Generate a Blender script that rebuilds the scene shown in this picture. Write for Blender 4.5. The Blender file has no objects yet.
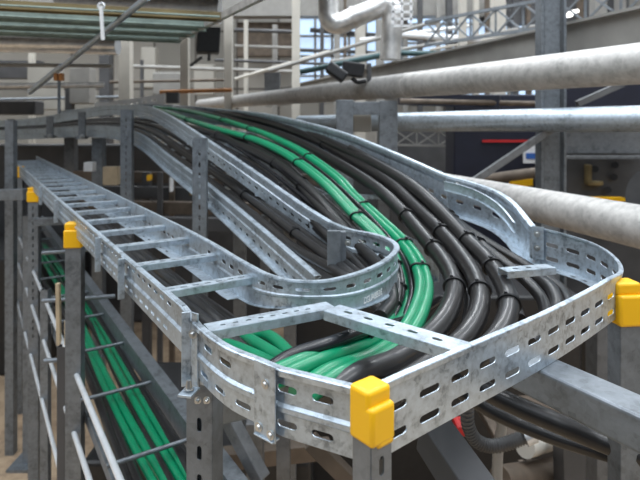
import bpy, math, random
from mathutils import Vector, Matrix
random.seed(7)
S = bpy.context.scene
COL = S.collection
F, HZ, CZ = 540.0, 125.0, 3.0
Z = Vector((0, 0, 1))

def V(*a): return Vector(a)
def P(px, py, Y):      # survey helper: image position + distance -> point in the hall
    return Vector(((px-320)/F*Y, Y, CZ+(HZ-py)/F*Y))
def G(px, py, z):      # survey helper: image position on a level plane
    return P(px, py, (CZ-z)*F/(py-HZ))
LD = Vector((-.5414, .8408, 0)); LN = Vector((.8408, .5414, 0))
def L(s, t, z): return LD*s+LN*t+Z*z

# ---------------------------------------------------------------- materials
def new_mat(name):
    m = bpy.data.materials.new(name); m.use_nodes = True
    return m, m.node_tree, m.node_tree.nodes['Principled BSDF']
def ramp(nt, fac, stops):
    r = nt.nodes.new('ShaderNodeValToRGB'); nt.links.new(fac, r.inputs[0])
    el = r.color_ramp.elements
    el[0].position, el[0].color = stops[0][0], (*stops[0][1], 1)
    el[1].position, el[1].color = stops[-1][0], (*stops[-1][1], 1)
    for p, c in stops[1:-1]:
        e = el.new(p); e.color = (*c, 1)
    return r
def simple(name, col, rough=.5, metal=0, var=.12, scale=12, bump=0, spec=.5, coat=0):
    m, nt, b = new_mat(name)
    tc = nt.nodes.new('ShaderNodeTexCoord')
    n = nt.nodes.new('ShaderNodeTexNoise'); n.inputs['Scale'].default_value = scale; n.inputs['Detail'].default_value = 5
    nt.links.new(tc.outputs['Object'], n.inputs['Vector'])
    lo = tuple(max(0, c*(1-var)) for c in col); hi = tuple(min(1, c*(1+var)) for c in col)
    r = ramp(nt, n.outputs['Fac'], [(.3, lo), (.7, hi)])
    nt.links.new(r.outputs[0], b.inputs['Base Color'])
    b.inputs['Roughness'].default_value = rough; b.inputs['Metallic'].default_value = metal
    b.inputs['Specular IOR Level'].default_value = spec
    if coat: b.inputs['Coat Weight'].default_value = coat; b.inputs['Coat Roughness'].default_value = .14
    if bump:
        bp = nt.nodes.new('ShaderNodeBump'); bp.inputs['Strength'].default_value = bump; bp.inputs['Distance'].default_value = .01
        nt.links.new(n.outputs['Fac'], bp.inputs['Height']); nt.links.new(bp.outputs[0], b.inputs['Normal'])
    return m
def galv(name, base=(.445, .51, .57), scale=38, rough=.36, metal=.68, dark=.42):
    m, nt, b = new_mat(name)
    tc = nt.nodes.new('ShaderNodeTexCoord')
    v = nt.nodes.new('ShaderNodeTexVoronoi'); v.inputs['Scale'].default_value = scale*3
    n = nt.nodes.new('ShaderNodeTexNoise'); n.inputs['Scale'].default_value = scale; n.inputs['Detail'].default_value = 6; n.inputs['Roughness'].default_value = .65
    n2 = nt.nodes.new('ShaderNodeTexNoise'); n2.inputs['Scale'].default_value = scale/6; n2.inputs['Detail'].default_value = 3
    for q in (v, n, n2): nt.links.new(tc.outputs['Object'], q.inputs['Vector'])
    mx = nt.nodes.new('ShaderNodeMath'); mx.operation = 'MULTIPLY_ADD'
    sep = nt.nodes.new('ShaderNodeSeparateColor'); nt.links.new(v.outputs['Color'], sep.inputs[0])
    nt.links.new(sep.outputs[0], mx.inputs[0]); mx.inputs[1].default_value = .16; nt.links.new(n.outputs['Fac'], mx.inputs[2])
    a2 = nt.nodes.new('ShaderNodeMath'); a2.operation = 'MULTIPLY_ADD'
    nt.links.new(n2.outputs['Fac'], a2.inputs[0]); a2.inputs[1].default_value = .5; nt.links.new(mx.outputs[0], a2.inputs[2])
    lo = tuple(c*dark for c in base); hi = tuple(min(1, c*1.22) for c in base)
    r = ramp(nt, a2.outputs[0], [(.55, lo), (.78, base), (1.0, hi)])
    nt.links.new(r.outputs[0], b.inputs['Base Color'])
    rr = nt.nodes.new('ShaderNodeMapRange'); nt.links.new(n.outputs['Fac'], rr.inputs[0])
    rr.inputs[3].default_value = rough-.1; rr.inputs[4].default_value = rough+.16
    nt.links.new(rr.outputs[0], b.inputs['Roughness'])
    b.inputs['Metallic'].default_value = metal
    bp = nt.nodes.new('ShaderNodeBump'); bp.inputs['Strength'].default_value = .12; bp.inputs['Distance'].default_value = .002
    nt.links.new(n.outputs['Fac'], bp.inputs['Height']); nt.links.new(bp.outputs[0], b.inputs['Normal'])
    return m
M = {}
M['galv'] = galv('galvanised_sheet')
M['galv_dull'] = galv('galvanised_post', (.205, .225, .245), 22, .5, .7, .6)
M['galv_dark'] = galv('weathered_steel', (.17, .175, .18), 14, .55, .5, .6)
M['pipe'] = galv('pipe_cladding', (.50, .485, .465), 16, .55, .45, .7)
M['silver'] = galv('bright_duct', (.75, .74, .72), 6, .3, .8, .8)
M['tube'] = simple('bright_tube', (.82, .85, .88), .25, .45, .08)
M['bolt'] = simple('zinc_bolt', (.55, .56, .55), .3, .9, .1)
M['black'] = simple('black_cable_jacket', (.013, .012, .012), .36, 0, .3, 30, .0, .4, .35)
M['thin_black'] = simple('glossy_black_jacket', (.012, .012, .014), .24, 0, .2, 30)
M['green'] = simple('green_cable_jacket', (.0, .20, .088), .34, 0, .1, 20, 0, .4, .35)
M['tie'] = simple('nylon_tie', (.008, .008, .009), .45)
M['yellow'] = simple('yellow_plastic', (.93, .50, .006), .38, 0, .03, 8)
M['beige'] = simple('beige_panel', (.36, .34, .30), .7, 0, .15, 1.3)
M['cream'] = simple('cream_paint', (.55, .52, .46), .55, 0, .08, 4)
M['greybeam'] = simple('grey_painted_steel', (.30, .29, .27), .5, .1, .1, 5)
M['dgrey'] = simple('dark_grey_paint', (.075, .075, .078), .5, .1, .2, 4)
M['navy'] = simple('navy_paint', (.012, .014, .028), .5, 0, .2, 5)
M['charcoal'] = simple('charcoal_plastic', (.016, .016, .017), .42, 0, .2, 20)
M['brown'] = simple('rusty_brown_steel', (.13, .10, .075), .6, .2, .3, 8)
M['copper'] = simple('rusty_orange', (.40, .17, .05), .5, .2, .3, 8)
M['red'] = simple('red_paint', (.55, .02, .02), .5)
M['white'] = simple('white_paint', (.80, .81, .82), .5, 0, .06)
M['blue'] = simple('blue_paint', (.03, .12, .42), .5)
M['teal'] = simple('teal_pipe', (.05, .10, .105), .45, .2, .2)
M['wood'] = simple('pale_wood', (.50, .40, .27), .6, 0, .15, 10)
M['ghost_green'] = galv('green_tinted_channel', (.24, .30, .27), 8, .6, .3, .7)
M['ochre'] = simple('dusty_ochre_metal', (.22, .17, .08), .6, .1, .3, 4)
M['hose'] = simple('grey_hose', (.10, .10, .10), .5)
def floor_mat():
    m, nt, b = new_mat('dusty_concrete')
    tc = nt.nodes.new('ShaderNodeTexCoord')
    n = nt.nodes.new('ShaderNodeTexNoise'); n.inputs['Scale'].default_value = 2.2; n.inputs['Detail'].default_value = 8; n.inputs['Roughness'].default_value = .7
    nt.links.new(tc.outputs['Object'], n.inputs['Vector'])
    r = ramp(nt, n.outputs['Fac'], [(.3, (.16, .11, .075)), (.48, (.40, .29, .19)), (.7, (.58, .44, .30))])
    nt.links.new(r.outputs[0], b.inputs['Base Color']); b.inputs['Roughness'].default_value = .8
    return m
M['floor'] = floor_mat()
def wall_mat():
    m, nt, b = new_mat('wall_cladding')
    tc = nt.nodes.new('ShaderNodeTexCoord'); sx = nt.nodes.new('ShaderNodeSeparateXYZ')
    nt.links.new(tc.outputs['Object'], sx.inputs[0])
    cb = nt.nodes.new('ShaderNodeCombineXYZ'); nt.links.new(sx.outputs[0], cb.inputs[0]); nt.links.new(sx.outputs[2], cb.inputs[1])
    br = nt.nodes.new('ShaderNodeTexBrick'); nt.links.new(cb.outputs[0], br.inputs['Vector'])
    br.offset = 0; br.inputs['Scale'].default_value = 1; br.inputs['Brick Width'].default_value = 1.15; br.inputs['Row Height'].default_value = 1.6
    br.inputs['Mortar Size'].default_value = .03
    br.inputs['Color1'].default_value = (.36, .34, .305, 1); br.inputs['Color2'].default_value = (.25, .24, .215, 1); br.inputs['Mortar'].default_value = (.09, .08, .07, 1)
    nt.links.new(br.outputs[0], b.inputs['Base Color']); b.inputs['Roughness'].default_value = .7
    return m
M['wall'] = wall_mat()
def emis(name, col, s):
    m, nt, b = new_mat(name)
    b.inputs['Base Color'].default_value = (*col, 1); b.inputs['Emission Color'].default_value = (*col, 1); b.inputs['Emission Strength'].default_value = s
    return m
M['pane'] = emis('daylit_glass', (.50, .66, .88), 1.0)
M['lamp'] = emis('lamp_face', (1, .98, .95), 2.2)

# ---------------------------------------------------------------- objects
def link(name, verts, faces, mat, parent=None, solid=0, smooth=None, bevel=0):
    me = bpy.data.meshes.new(name); me.from_pydata([tuple(v) for v in verts], [], faces); me.update()
    me.materials.append(M[mat])
    o = bpy.data.objects.new(name, me); COL.objects.link(o)
    if smooth is not None:
        me.polygons.foreach_set('use_smooth', [True]*len(me.polygons)); me.set_sharp_from_angle(angle=math.radians(smooth))
    if solid:
        md = o.modifiers.new('thickness', 'SOLIDIFY'); md.thickness = solid; md.offset = 0
    if bevel:
        md = o.modifiers.new('edges', 'BEVEL'); md.width = bevel; md.segments = 3; md.limit_method = 'ANGLE'
    if parent is not None:
        o.parent = parent; o.matrix_parent_inverse = Matrix.Translation(-parent.location)
    return o
def rebase(o, base):
    """move a mesh thing's origin to its base"""
    o.data.transform(Matrix.Translation(-base)); o.location = base
def tag(o, label=None, cat=None, group=None, kind=None):
    if label: o['label'] = label
    if cat: o['category'] = cat
    if group: o['group'] = group
    if kind: o['kind'] = kind
    return o
def thing(name, label, cat, loc, group=None):
    o = bpy.data.objects.new(name, None); o.empty_display_size = .05; COL.objects.link(o); o.location = loc
    return tag(o, label, cat, group)

class MB:
    def __init__(s): s.v = []; s.f = []
    def add(s, vs, fs):
        n = len(s.v); s.v += [Vector(v) for v in vs]; s.f += [tuple(i+n for i in f) for f in fs]; return s
    def box(s, c, sx, sy, sz, ax=None, ay=None, az=None):
        ax = (ax or V(1, 0, 0)).normalized()*sx/2; ay = (ay or V(0, 1, 0)).normalized()*sy/2; az = (az or Z).normalized()*sz/2
        vs = [c+ax*i+ay*j+az*k for k in (-1, 1) for j in (-1, 1) for i in (-1, 1)]
        return s.add(vs, [(0, 2, 3, 1), (4, 5, 7, 6), (0, 1, 5, 4), (2, 6, 7, 3), (0, 4, 6, 2), (1, 3, 7, 5)])
    def bar(s, a, b, w, h, up=None):
        d = (b-a); l = d.length; d = d.normalized(); up = up or Z
        side = d.cross(up)
        if side.length < 1e-4: side = V(1, 0, 0)
        side.normalize(); u = side.cross(d)
        return s.box((a+b)/2, l, w, h, d, side, u)
    def cyl(s, a, b, r, n=16, r2=None):
        return s.tube([a, b], r, n, r2=r2)
    def tube(s, path, r, n=12, r2=None, cap=True, closed=False):
        m = len(path); rings = []
        t0 = (path[1]-path[0]).normalized(); u = t0.orthogonal().normalized()
        for i, p in enumerate(path):
            if closed: t = (path[(i+1) % m]-path[i-1]).normalized()
            else: t = (path[min(i+1, m-1)]-path[max(i-1, 0)]).normalized()
            u = (u-t*u.dot(t)).normalized(); w = t.cross(u)
            rr = r if r2 is None else r+(r2-r)*i/(m-1)
            rings.append([p+(u*math.cos(2*math.pi*k/n)+w*math.sin(2*math.pi*k/n))*rr for k in range(n)])
        vs = [q for g in rings for q in g]; fs = []
        for i in range(m if closed else m-1):
            j = (i+1) % m
            for k in range(n):
                l = (k+1) % n
                fs.append((i*n+k, i*n+l, j*n+l, j*n+k))
        if cap and not closed:
            fs.append(tuple(range(n-1, -1, -1))); fs.append(tuple((m-1)*n+k for k in range(n)))
        return s.add(vs, fs)
    def out(s, name, mat, parent=None, **k): return link(name, s.v, s.f, mat, parent, **k)

def spline(pts, n=8):
    pts = [Vector(p) for p in pts]
    if len(pts) < 3: return [pts[0].lerp(pts[1], i/n) for i in range(n+1)]
    q = [pts[0]*2-pts[1]]+pts+[pts[-1]*2-pts[-2]]; out = []
    for i in range(1, len(q)-2):
        p0, p1, p2, p3 = q[i-1:i+3]
        a = max((p1-p0).length, 1e-4)**.5; b = max((p2-p1).length, 1e-4)**.5; c = max((p3-p2).length, 1e-4)**.5
        m1 = (p2-p1)+((p1-p0)/a-(p2-p0)/(a+b))*b
        m2 = (p2-p1)+((p3-p2)/c-(p3-p1)/(b+c))*b
        for k in range(n):
            t = k/n; t2 = t*t; t3 = t2*t
            out.append(p1*(2*t3-3*t2+1)+m1*(t3-2*t2+t)+p2*(-2*t3+3*t2)+m2*(t3-t2))
    out.append(pts[-1]); return out

class Path:
    def __init__(s, pts, hs=None, N=None, B=None):
        s.p = pts; s.u = [0]
        for a, b in zip(pts, pts[1:]): s.u.append(s.u[-1]+(b-a).length)
        s.len = s.u[-1]; s.hs = hs; s.fN = N; s.B = B or Z
        s.n = []
        for i in range(len(pts)):
            t = pts[min(i+1, len(pts)-1)]-pts[max(i-1, 0)]
            s.n.append(N.normalized() if N else Vector((t.y, -t.x, 0)).normalized())
    def at(s, u):
        u = min(max(u, 0), s.len); lo, hi = 0, len(s.u)-1
        while hi-lo > 1:
            m = (lo+hi)//2
            if s.u[m] <= u: lo = m
            else: hi = m
        f = (u-s.u[lo])/max(1e-9, s.u[hi]-s.u[lo])
        h = 1
        if getattr(s, 'hv', None): h = s.hv[lo]+(s.hv[hi]-s.hv[lo])*f
        elif s.hs:
            x = u/s.len*(len(s.hs)-1); i = min(int(x), len(s.hs)-2); h = s.hs[i]+(s.hs[i+1]-s.hs[i])*(x-i)
        return s.p[lo].lerp(s.p[hi], f), s.n[lo].lerp(s.n[hi], f).normalized(), h
    def map(s, u, off, dz):
        p, n, h = s.at(u); return p+n*off+s.B*(dz*h)

def sweep(mb, path, prof, slots=None, u0=0, u1=None, step=.04):
    """prof: list of (off,dz). slots: {segment index: (period,length,height,centre fraction,start,end)}"""
    u1 = path.len if u1 is None else u1; slots = slots or {}
    def grid(a, b, wa, wb, ua, ub):
        n = max(1, math.ceil((ub-ua)/step)); vs = []; fs = []
        for i in range(n+1):
            u = ua+(ub-ua)*i/n
            for w in (wa, wb): vs.append(path.map(u, a[0]+(b[0]-a[0])*w, a[1]+(b[1]-a[1])*w))
        for i in range(n): fs.append((2*i, 2*i+1, 2*i+3, 2*i+2))
        mb.add(vs, fs)
    for si in range(len(prof)-1):
        a, b = prof[si], prof[si+1]
        if si not in slots: grid(a, b, 0, 1, u0, u1); continue
        SL = math.hypot(b[0]-a[0], b[1]-a[1])
        for (per, ln, hh, c, st, en) in slots[si][:1]:
            pass
        rows = slots[si]; edges = [0]
        for (per, ln, hh, c, st, en) in rows:
            ch = (hh+.004)/SL; wa, wb = c-ch/2, c+ch/2
            grid(a, b, edges[-1], wa, u0, u1); edges.append(wb)
            sa = u0+st; sb = u1-en; nc = max(0, int((sb-sa)/per)); 
            if nc == 0: grid(a, b, wa, wb, u0, u1); continue
            sb = sa+nc*per
            grid(a, b, wa, wb, u0, sa); grid(a, b, wa, wb, sb, u1)
            r = hh/2; l = ln/2-r; W = per/2; Hc = (hh+.004)/2
            outer = [(-W, -Hc), (-l, -Hc), (0, -Hc), (l, -Hc), (W, -Hc), (W, -Hc/2), (W, 0), (W, Hc/2), (W, Hc), (l, Hc), (0, Hc), (-l, Hc), (-W, Hc), (-W, Hc/2), (-W, 0), (-W, -Hc/2)]
            def arc(cx, deg): return (cx+r*math.cos(math.radians(deg)), r*math.sin(math.radians(deg)))
            inner = [arc(-l, 225), (-l, -r), (0, -r), (l, -r), arc(l, -45), arc(l, -22), arc(l, 0), arc(l, 22), arc(l, 45), (l, r), (0, r), (-l, r), arc(-l, 135), arc(-l, 158), arc(-l, 180), arc(-l, 202)]
            for k in range(nc):
                uc = sa+(k+.5)*per; vs = []
                for x, y in outer+inner:
                    w = c+y/SL
                    vs.append(path.map(uc+x, a[0]+(b[0]-a[0])*w, a[1]+(b[1]-a[1])*w))
                mb.add(vs, [(i, (i+1) % 16, 16+(i+1) % 16, 16+i) for i in range(16)])
        grid(a, b, edges[-1], 1, u0, u1)
    return mb

def bolt(pos, nrm, parent, r=.006, h=.005):
    nrm = nrm.normalized(); m = MB()
    m.cyl(pos, pos+nrm*.0018, r*1.5, 14); m.cyl(pos+nrm*.0012, pos+nrm*h, r, 10, r2=r*.7)
    return m.out('bolt', 'bolt', parent, smooth=40)

T = 2.59
# ================================================================ CABLE LADDERS
# profile of a side rail: off>0 = right-hand side of travel
def rail_prof(h, out, floor=.03, ridge=True):
    """out=+1 when the outer face lies to the right of travel"""
    p = [(out*.012, -.011), (out*.013, -.002), (out*.010, 0), (0, 0)]
    if ridge:
        p += [(0, -h*.52), (out*.006, -h*.56), (out*.006, -h*.62), (0, -h*.66), (0, -h)]
    else: p += [(0, -h)]
    p += [(-out*floor, -h)]
    return p
# ---- lower straight ladder
lad = thing('cable_ladder', 'straight galvanised cable ladder running away to the far left, open rungs', 'cable ladder', L(1.2, .55, T-.12))
lp = Path([L(1.195+i*.25, .4095, T) for i in range(27)]+[L(8, .4095, T)])
m = MB(); sweep(m, lp, rail_prof(.118, -1, .035), {3: [(.058, .034, .010, .5, .1, .1)], 7: [(.058, .034, .008, .5, .13, .1)]}, step=.25)
m.out('side_rail', 'galv', lad, solid=.002)
rp = Path([L(2.1+i*.25, .7057, T) for i in range(23)]+[L(8, .7057, T)])
m = MB(); sweep(m, rp, rail_prof(.118, 1, .045, False), {3: [(.058, .034, .010, .5, .05, .1)], 4: [(.09, .03, .010, .5, .1, .1)]}, step=.25)
m.out('side_rail', 'galv', lad, solid=.002)
def rung(parent, a, b, w=.042, h=.017, holes=True, hl=.020, per=.034, hw=.007):
    p = Path([a, b]); m = MB()
    sweep(m, p, [(-w/2+.006, -h), (-w/2, -h), (-w/2, 0), (w/2, 0), (w/2, -h), (w/2-.006, -h)], {2: [(per, hl, hw, .5, .02, .02)]} if holes else None, step=1)
    return m.out('rung', 'galv', parent, solid=.002)
for k in range(23):
    s = 1.433+.308*k
    if s > 7.9: break
    rung(lad, L(s, .4115, T-.030), L(s, .7037, T-.030), holes=k < 6)
# splice plates with bolts hanging on the outside of the rail
for s in (1.75, 2.12, 3.3, 4.1):
    m = MB(); m.box(L(s, .394, T-.065), .034, .004, .125, LD, LN); m.box(L(s-.017, .386, T-.065), .004, .02, .125, LD, LN)
    m.out('hold_down_bracket', 'galv', lad, bevel=.001)
# ---- tee / corner fitting
tee = thing('ladder_corner', 'galvanised cable ladder corner fitting in front with slotted walls', 'cable ladder', V(.3, 1.3, T-.12))
outer = [L(1.20, .4095, T), G(196, 317.5, T), G(203, 325.5, T), G(230, 345, T), G(262, 358, T)]
pA = Path(spline(outer, 6))
m = MB(); sweep(m, pA, rail_prof(.118, 1, .014), {3: [(.075, .042, .012, .62, .06, .0)], 7: [(.075, .042, .011, .5, .04, .0)]}, step=.02)
m.out('curved_wall', 'galv', tee, solid=.002)
pB = Path([G(262, 358, T), G(282, 366.5, T), G(366, 387, T)])
m = MB(); sweep(m, pB, rail_prof(.118, 1, .014), {3: [(.068, .040, .013, .6, .026, .0)], 7: [(.068, .040, .012, .45, .026, 0)]}, step=.02)
m.out('front_wall', 'galv', tee, solid=.002)
# splice plate between those walls
a, b = G(261, 358.5, T), G(282, 366.8, T); tn = (b-a).normalized(); nn = Vector((tn.y, -tn.x, 0))
spl = MB().box((a+b)/2+nn*.0155-Z*.060, (b-a).length*1.0, .003, .128, tn, nn).box((a+b)/2+nn*.012-Z*.122, (b-a).length*.9, .018, .003, tn, nn).out('splice_plate', 'galv', tee, bevel=.001)
for f, dz in ((.55, -.03), (.25, -.108), (.8, -.112)): bolt(a.lerp(b, f)+nn*.017+Z*dz, nn, spl, .0055)
# long right front wall, the rounded corner and back wall
corner = [G(372, 388, T), G(396, 377, T), G(468, 346, T), G(540, 315, T), G(585, 292.5, T), V(.775, 1.44, 2.592), P(621, 272, 1.53), P(619, 262, 1.62), P(606, 250, 1.73), P(585, 240, 1.86), P(558, 232, 1.96), P(533, 226, 2.06)]
pC = Path(spline(corner, 8), hs=[1]*7+[1.12, 1.2])
m = MB(); sweep(m, pC, [(.003, -.010), (.004, -.001), (0, 0), (-.006, .001), (-.006, -.004), (0, -.008), (0, -.118), (-.012, -.118)], {5: [(.086, .054, .0135, .36, .012, .03), (.086, .054, .0135, .76, .012, .03)]}, step=.015)
sweep(m, pC, [(-.012, -.118), (-.045, -.118)], {0: [(.07, .03, .010, .5, .02, .05)]}, u0=1.0, step=.015)
m.out('side_wall', 'galv', tee, solid=.0022)
rung(tee, G(207, 328, T-.028), G(331, 305, T-.028), w=.050, h=.019, per=.03, hl=.014)
# diagonal perforated strut
rung(tee, G(332, 308, T-.024), G(462, 347, T-.024), w=.058, h=.020, per=.058, hl=.024, hw=.011)
# small bracket at the riser joint
rung(tee, G(503, 270, T-.05), G(551, 266, T-.05), w=.05, h=.02, per=.05, hl=.02, hw=.01)
# inner curved fillet wall : off>0 outer face is on the left of travel from ladder to riser?
fil = [L(2.12, .7057, T), L(1.9, .702, T), L(1.7, .694, T), L(1.55, .684, T), L(1.42, .679, T), G(262, 272.3, T), G(275, 277, T), G(289, 280, T), G(322, 281, T), G(356, 273.5, T), G(383, 262, T), V(.252, 1.775, T), V(.262, 1.86, T), V(.247, 1.945, T), G(372, 233.5, T), P(351, 229.5, 2.11), P(331, 222, 2.28)]
pD = Path(spline(fil, 8))
hc = [1, 1, 1, .97, .9, .8, .7, .62, .62, .82, .92, .95, .97, 1, 1, 1, 1]
pD.hv = [hc[min(i//8, 16)]+(hc[min(i//8+1, 16)]-hc[min(i//8, 16)])*(i % 8)/8 for i in range(len(pD.p))]
m = MB(); sweep(m, pD, [(-.010, -.010), (-.010, 0), (.006, .001), (.007, -.004), (0, -.008), (0, -.060), (.004, -.065), (.004, -.070), (0, -.074), (0, -.118), (.010, -.118)], {4: [(.075, .040, .013, .55, .28, .0)]}, step=.012)
sweep(m, pD, [(.010, -.118), (.042, -.118)], None, u1=.62, step=.015)
flt = m.out('fillet_wall', 'galv', tee, solid=.0022)
bm = MB().box(P(341, 253, 2.035), .036, .03, .165, V(1, .05, 0), V(-.05, 1, 0)).box(P(334, 252, 2.0), .05, .012, .16, V(1, .05, 0), V(-.05, 1, 0))
mb_ = bm.out('joint_bracket', 'galv_dull', tee, bevel=.002); bolt(P(348, 243, 2.01), V(0, -1, 0), mb_, .008, .01)
# serial marking on the fillet
def text(body, size, loc, rot, mat, parent, name, ext=.0006):
    c = bpy.data.curves.new(name, 'FONT'); c.body = body; c.size = size; c.extrude = ext; c.align_x = 'CENTER'; c.align_y = 'CENTER'
    o = bpy.data.objects.new(name, c); COL.objects.link(o)
    dg = bpy.context.evaluated_depsgraph_get(); me = bpy.data.meshes.new_from_object(o.evaluated_get(dg))
    bpy.data.objects.remove(o); o = bpy.data.objects.new(name, me); COL.objects.link(o); me.materials.clear(); me.materials.append(M[mat])
    o.location = loc; o.rotation_euler = rot
    if parent is not None:
        o.parent = parent; o.matrix_parent_inverse = Matrix.Translation(-parent.location)
    return o
best = None
letters = 'DGUABB3E'; umark = None
for i in range(400):
    u = pD.len*i/400; q, n_, h_ = pD.at(u)
    px = 320+F*q.x/q.y
    if umark is None and q.y < 1.72 and px > 361: umark = u
mk = MB(); acc_v = []; acc_f = []
for k, ch in enumerate(letters):
    u = umark+.016+k*.0135; q, n_, h_ = pD.at(u); outn = n_
    o = text(ch, .025, V(0, 0, 0), (0, 0, 0), 'white', None, 'marking')
    side = Z.cross(outn).normalized()
    for v in o.data.vertices:
        acc_v.append(q+outn*(.0034+v.co.z)+side*v.co.x+Z*(v.co.y-.084))
    n0 = len(acc_v)-len(o.data.vertices)
    for f in o.data.polygons: acc_f.append(tuple(n0+i for i in f.vertices))
    bpy.data.objects.remove(o)
link('stamped_marking', acc_v, acc_f, 'white', tee)['label'] = 'pale stamped lettering on the curved wall'
# ---- upper riser ladder
ris = thing('riser_ladder', 'sloping galvanised cable ladder carrying the green and black cables uphill', 'cable ladder', V(-.3, 3.2, 2.6))
left = [P(331, 222, 2.28), P(309, 208.5, 2.43), P(294, 198.5, 2.55), P(269, 181, 2.76), P(240, 161, 3.0), P(207, 139, 3.35), P(180, 121.5, 3.95), P(160, 110.5, 4.7), P(146, 106, 5.2), P(120, 105, 5.9), P(100, 106.5, 6.4), P(60, 114, 7.0), P(25, 119, 7.5), P(-30, 122, 8)]
pE = Path(spline(left, 8), hs=[1, 1, 1.02, 1.0, .92, .88, .9, .95])
m = MB(); sweep(m, pE, [(-.012, -.012), (-.012, 0), (0, .001), (.010, 0), (.010, -.007), (0, -.010), (0, -.048), (-.004, -.052), (0, -.056), (0, -.118), (.035, -.118)], {8: [(.075, .038, .013, .42, .08, 3.2)]}, step=.06)
m.out('side_rail', 'galv', ris, solid=.0022)
right = [P(533, 226, 2.07), P(527, 219, 2.12), P(515, 204, 2.2), P(500, 193, 2.28), P(474, 183, 2.38), P(447.5, 175.5, 2.5), P(420, 163.5, 2.68), P(380, 146.5, 3.0), P(345, 133, 3.35), P(307, 122.5, 3.8), P(264, 113.5, 4.5), P(220, 109, 5.3), P(185, 106, 6), P(150, 104, 6.6), P(110, 106, 7.3), P(60, 111, 8.2)]
pF = Path(spline(right, 8), hs=[1.35, 1.5, 1.5, 1.3, 1.15, 1.05, 1, 1])
m = MB(); sweep(m, pF, [(.012, -.014), (.013, -.002), (.008, .001), (-.012, 0), (-.014, -.006), (-.010, -.018), (0, -.030), (0, -.118), (-.04, -.118)], {6: [(.095, .042, .012, .5, .12, 4)]}, step=.05)
m.out('side_rail', 'galv', ris, solid=.0025)
# joining strap along the inside of the right rail
m = MB(); ps = Path(spline([P(445, 186, 2.43), P(468, 192, 2.33), P(489, 202, 2.22), P(503, 213, 2.15), P(515, 228, 2.07)], 6))
sweep(m, ps, [(.008, .020), (0, .020), (0, -.020), (.008, -.020)], None, step=.03); st = m.out('joint_strap', 'galv', ris, solid=.004)
for px, py, Y in ((450, 186, 2.44), (457, 184, 2.42)): bolt(P(px, py, Y), V(-.5, -.8, 0), st, .008, .012)
m = MB(); m.bar(P(446, 177, 2.46), P(448, 215, 2.46), .012, .004); m.out('joint_bracket', 'galv', ris)
m = MB(); m.box(P(533, 243, 2.03), .006, .03, .12, V(1, .3, 0), V(-.3, 1, 0)).box(P(538, 243, 2.01), .04, .004, .12, V(1, -.3, 0), V(.3, 1, 0))
jb = m.out('joint_bracket', 'galv', tee); 
for py in (234, 248): bolt(P(537, py, 1.995), V(-.3, -1, 0), jb, .008, .012)
# rungs of the riser hidden under the cables, bridging both rails
for f in (.12, .3, .45, .6):
    a = pE.map(pE.len*f*.75, .004, -.110); b = pF.map(pF.len*f*.80, -.004, -.118)
    rung(ris, a, b, holes=False)
# ---- lower riser (second deck)
lr = thing('lower_riser_ladder', 'second galvanised cable ladder sloping under the upper one, beside black cables', 'cable ladder', V(-.5, 3, 2.3))
low = [P(318, 276, 2.0), P(290, 252, 2.25), P(250, 218, 2.65), P(207, 183, 3.25), P(170, 156, 4.0), P(146, 137, 4.7), P(134, 131, 5.1), P(114, 126.5, 5.6), P(82, 126, 6.3), P(50, 128, 6.9), P(10, 130, 7.5), P(-30, 131, 8)]
pG = Path(spline(low, 8), hs=[1, 1, 1, 1, 1.05, 1.05])
m = MB(); sweep(m, pG, [(-.014, -.012), (-.014, 0), (0, .001), (.012, 0), (.012, -.006), (0, -.010), (0, -.05), (-.005, -.055), (-.005, -.066), (0, -.07), (0, -.118), (-.022, -.122), (-.022, -.128), (.035, -.118)], {9: [(.09, .034, .012, .5, .1, 3)]}, step=.06)
m.out('side_rail', 'galv', lr, solid=.0022)
low2 = [pG.map(pG.len*i/24, .55, .03) for i in range(25)]
pH = Path(low2)
m = MB(); sweep(m, pH, rail_prof(.118, 1, .03, False), None, step=.2); m.out('side_rail', 'galv', lr, solid=.002)
for i in range(5, 22):
    rung(lr, pG.map(pG.len*i/24, .003, -.112), pH.map(pH.len*i/24, -.003, -.112), holes=False)
for px, y0, y1, Y in ((11, 119, 137, 7.3), (50, 116, 138, 6.75), (82, 112, 139, 6.2)):
    m = MB(); w = 7/F*Y
    m.box(P(px, (y0+y1)/2, Y-.05), w, .02, (y1-y0)/F*Y).box(P(px, y1-1.5, Y-.10), w*1.3, .1, .03)
    h = m.out('deck_bracket', 'galv_dull', lr); bolt(P(px, y1-2, Y-.15), V(0, -1, 0), h, .02, .03)

# ---- far pale end of another tray at the top of the bend
m = MB(); pt = Path([P(165, 93, 7.5), P(140, 98, 7.6), P(95, 103, 8.5)])
sweep(m, pt, [(0, 0), (0, -.14), (.1, -.14)], {0: [(.15, .08, .02, .5, .1, .1)]}, step=.2)
tag(m.out('cable_tray', 'white', None, solid=.004), 'pale perforated cable tray end behind the top of the cable bend', 'cable tray')
m = MB().box(P(173, 98, 7.4), .17, .1, .15); tag(m.out('junction_box', 'dgrey', bevel=.01), 'dark grey box at the pale tray end behind the green cables', 'box')

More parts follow.
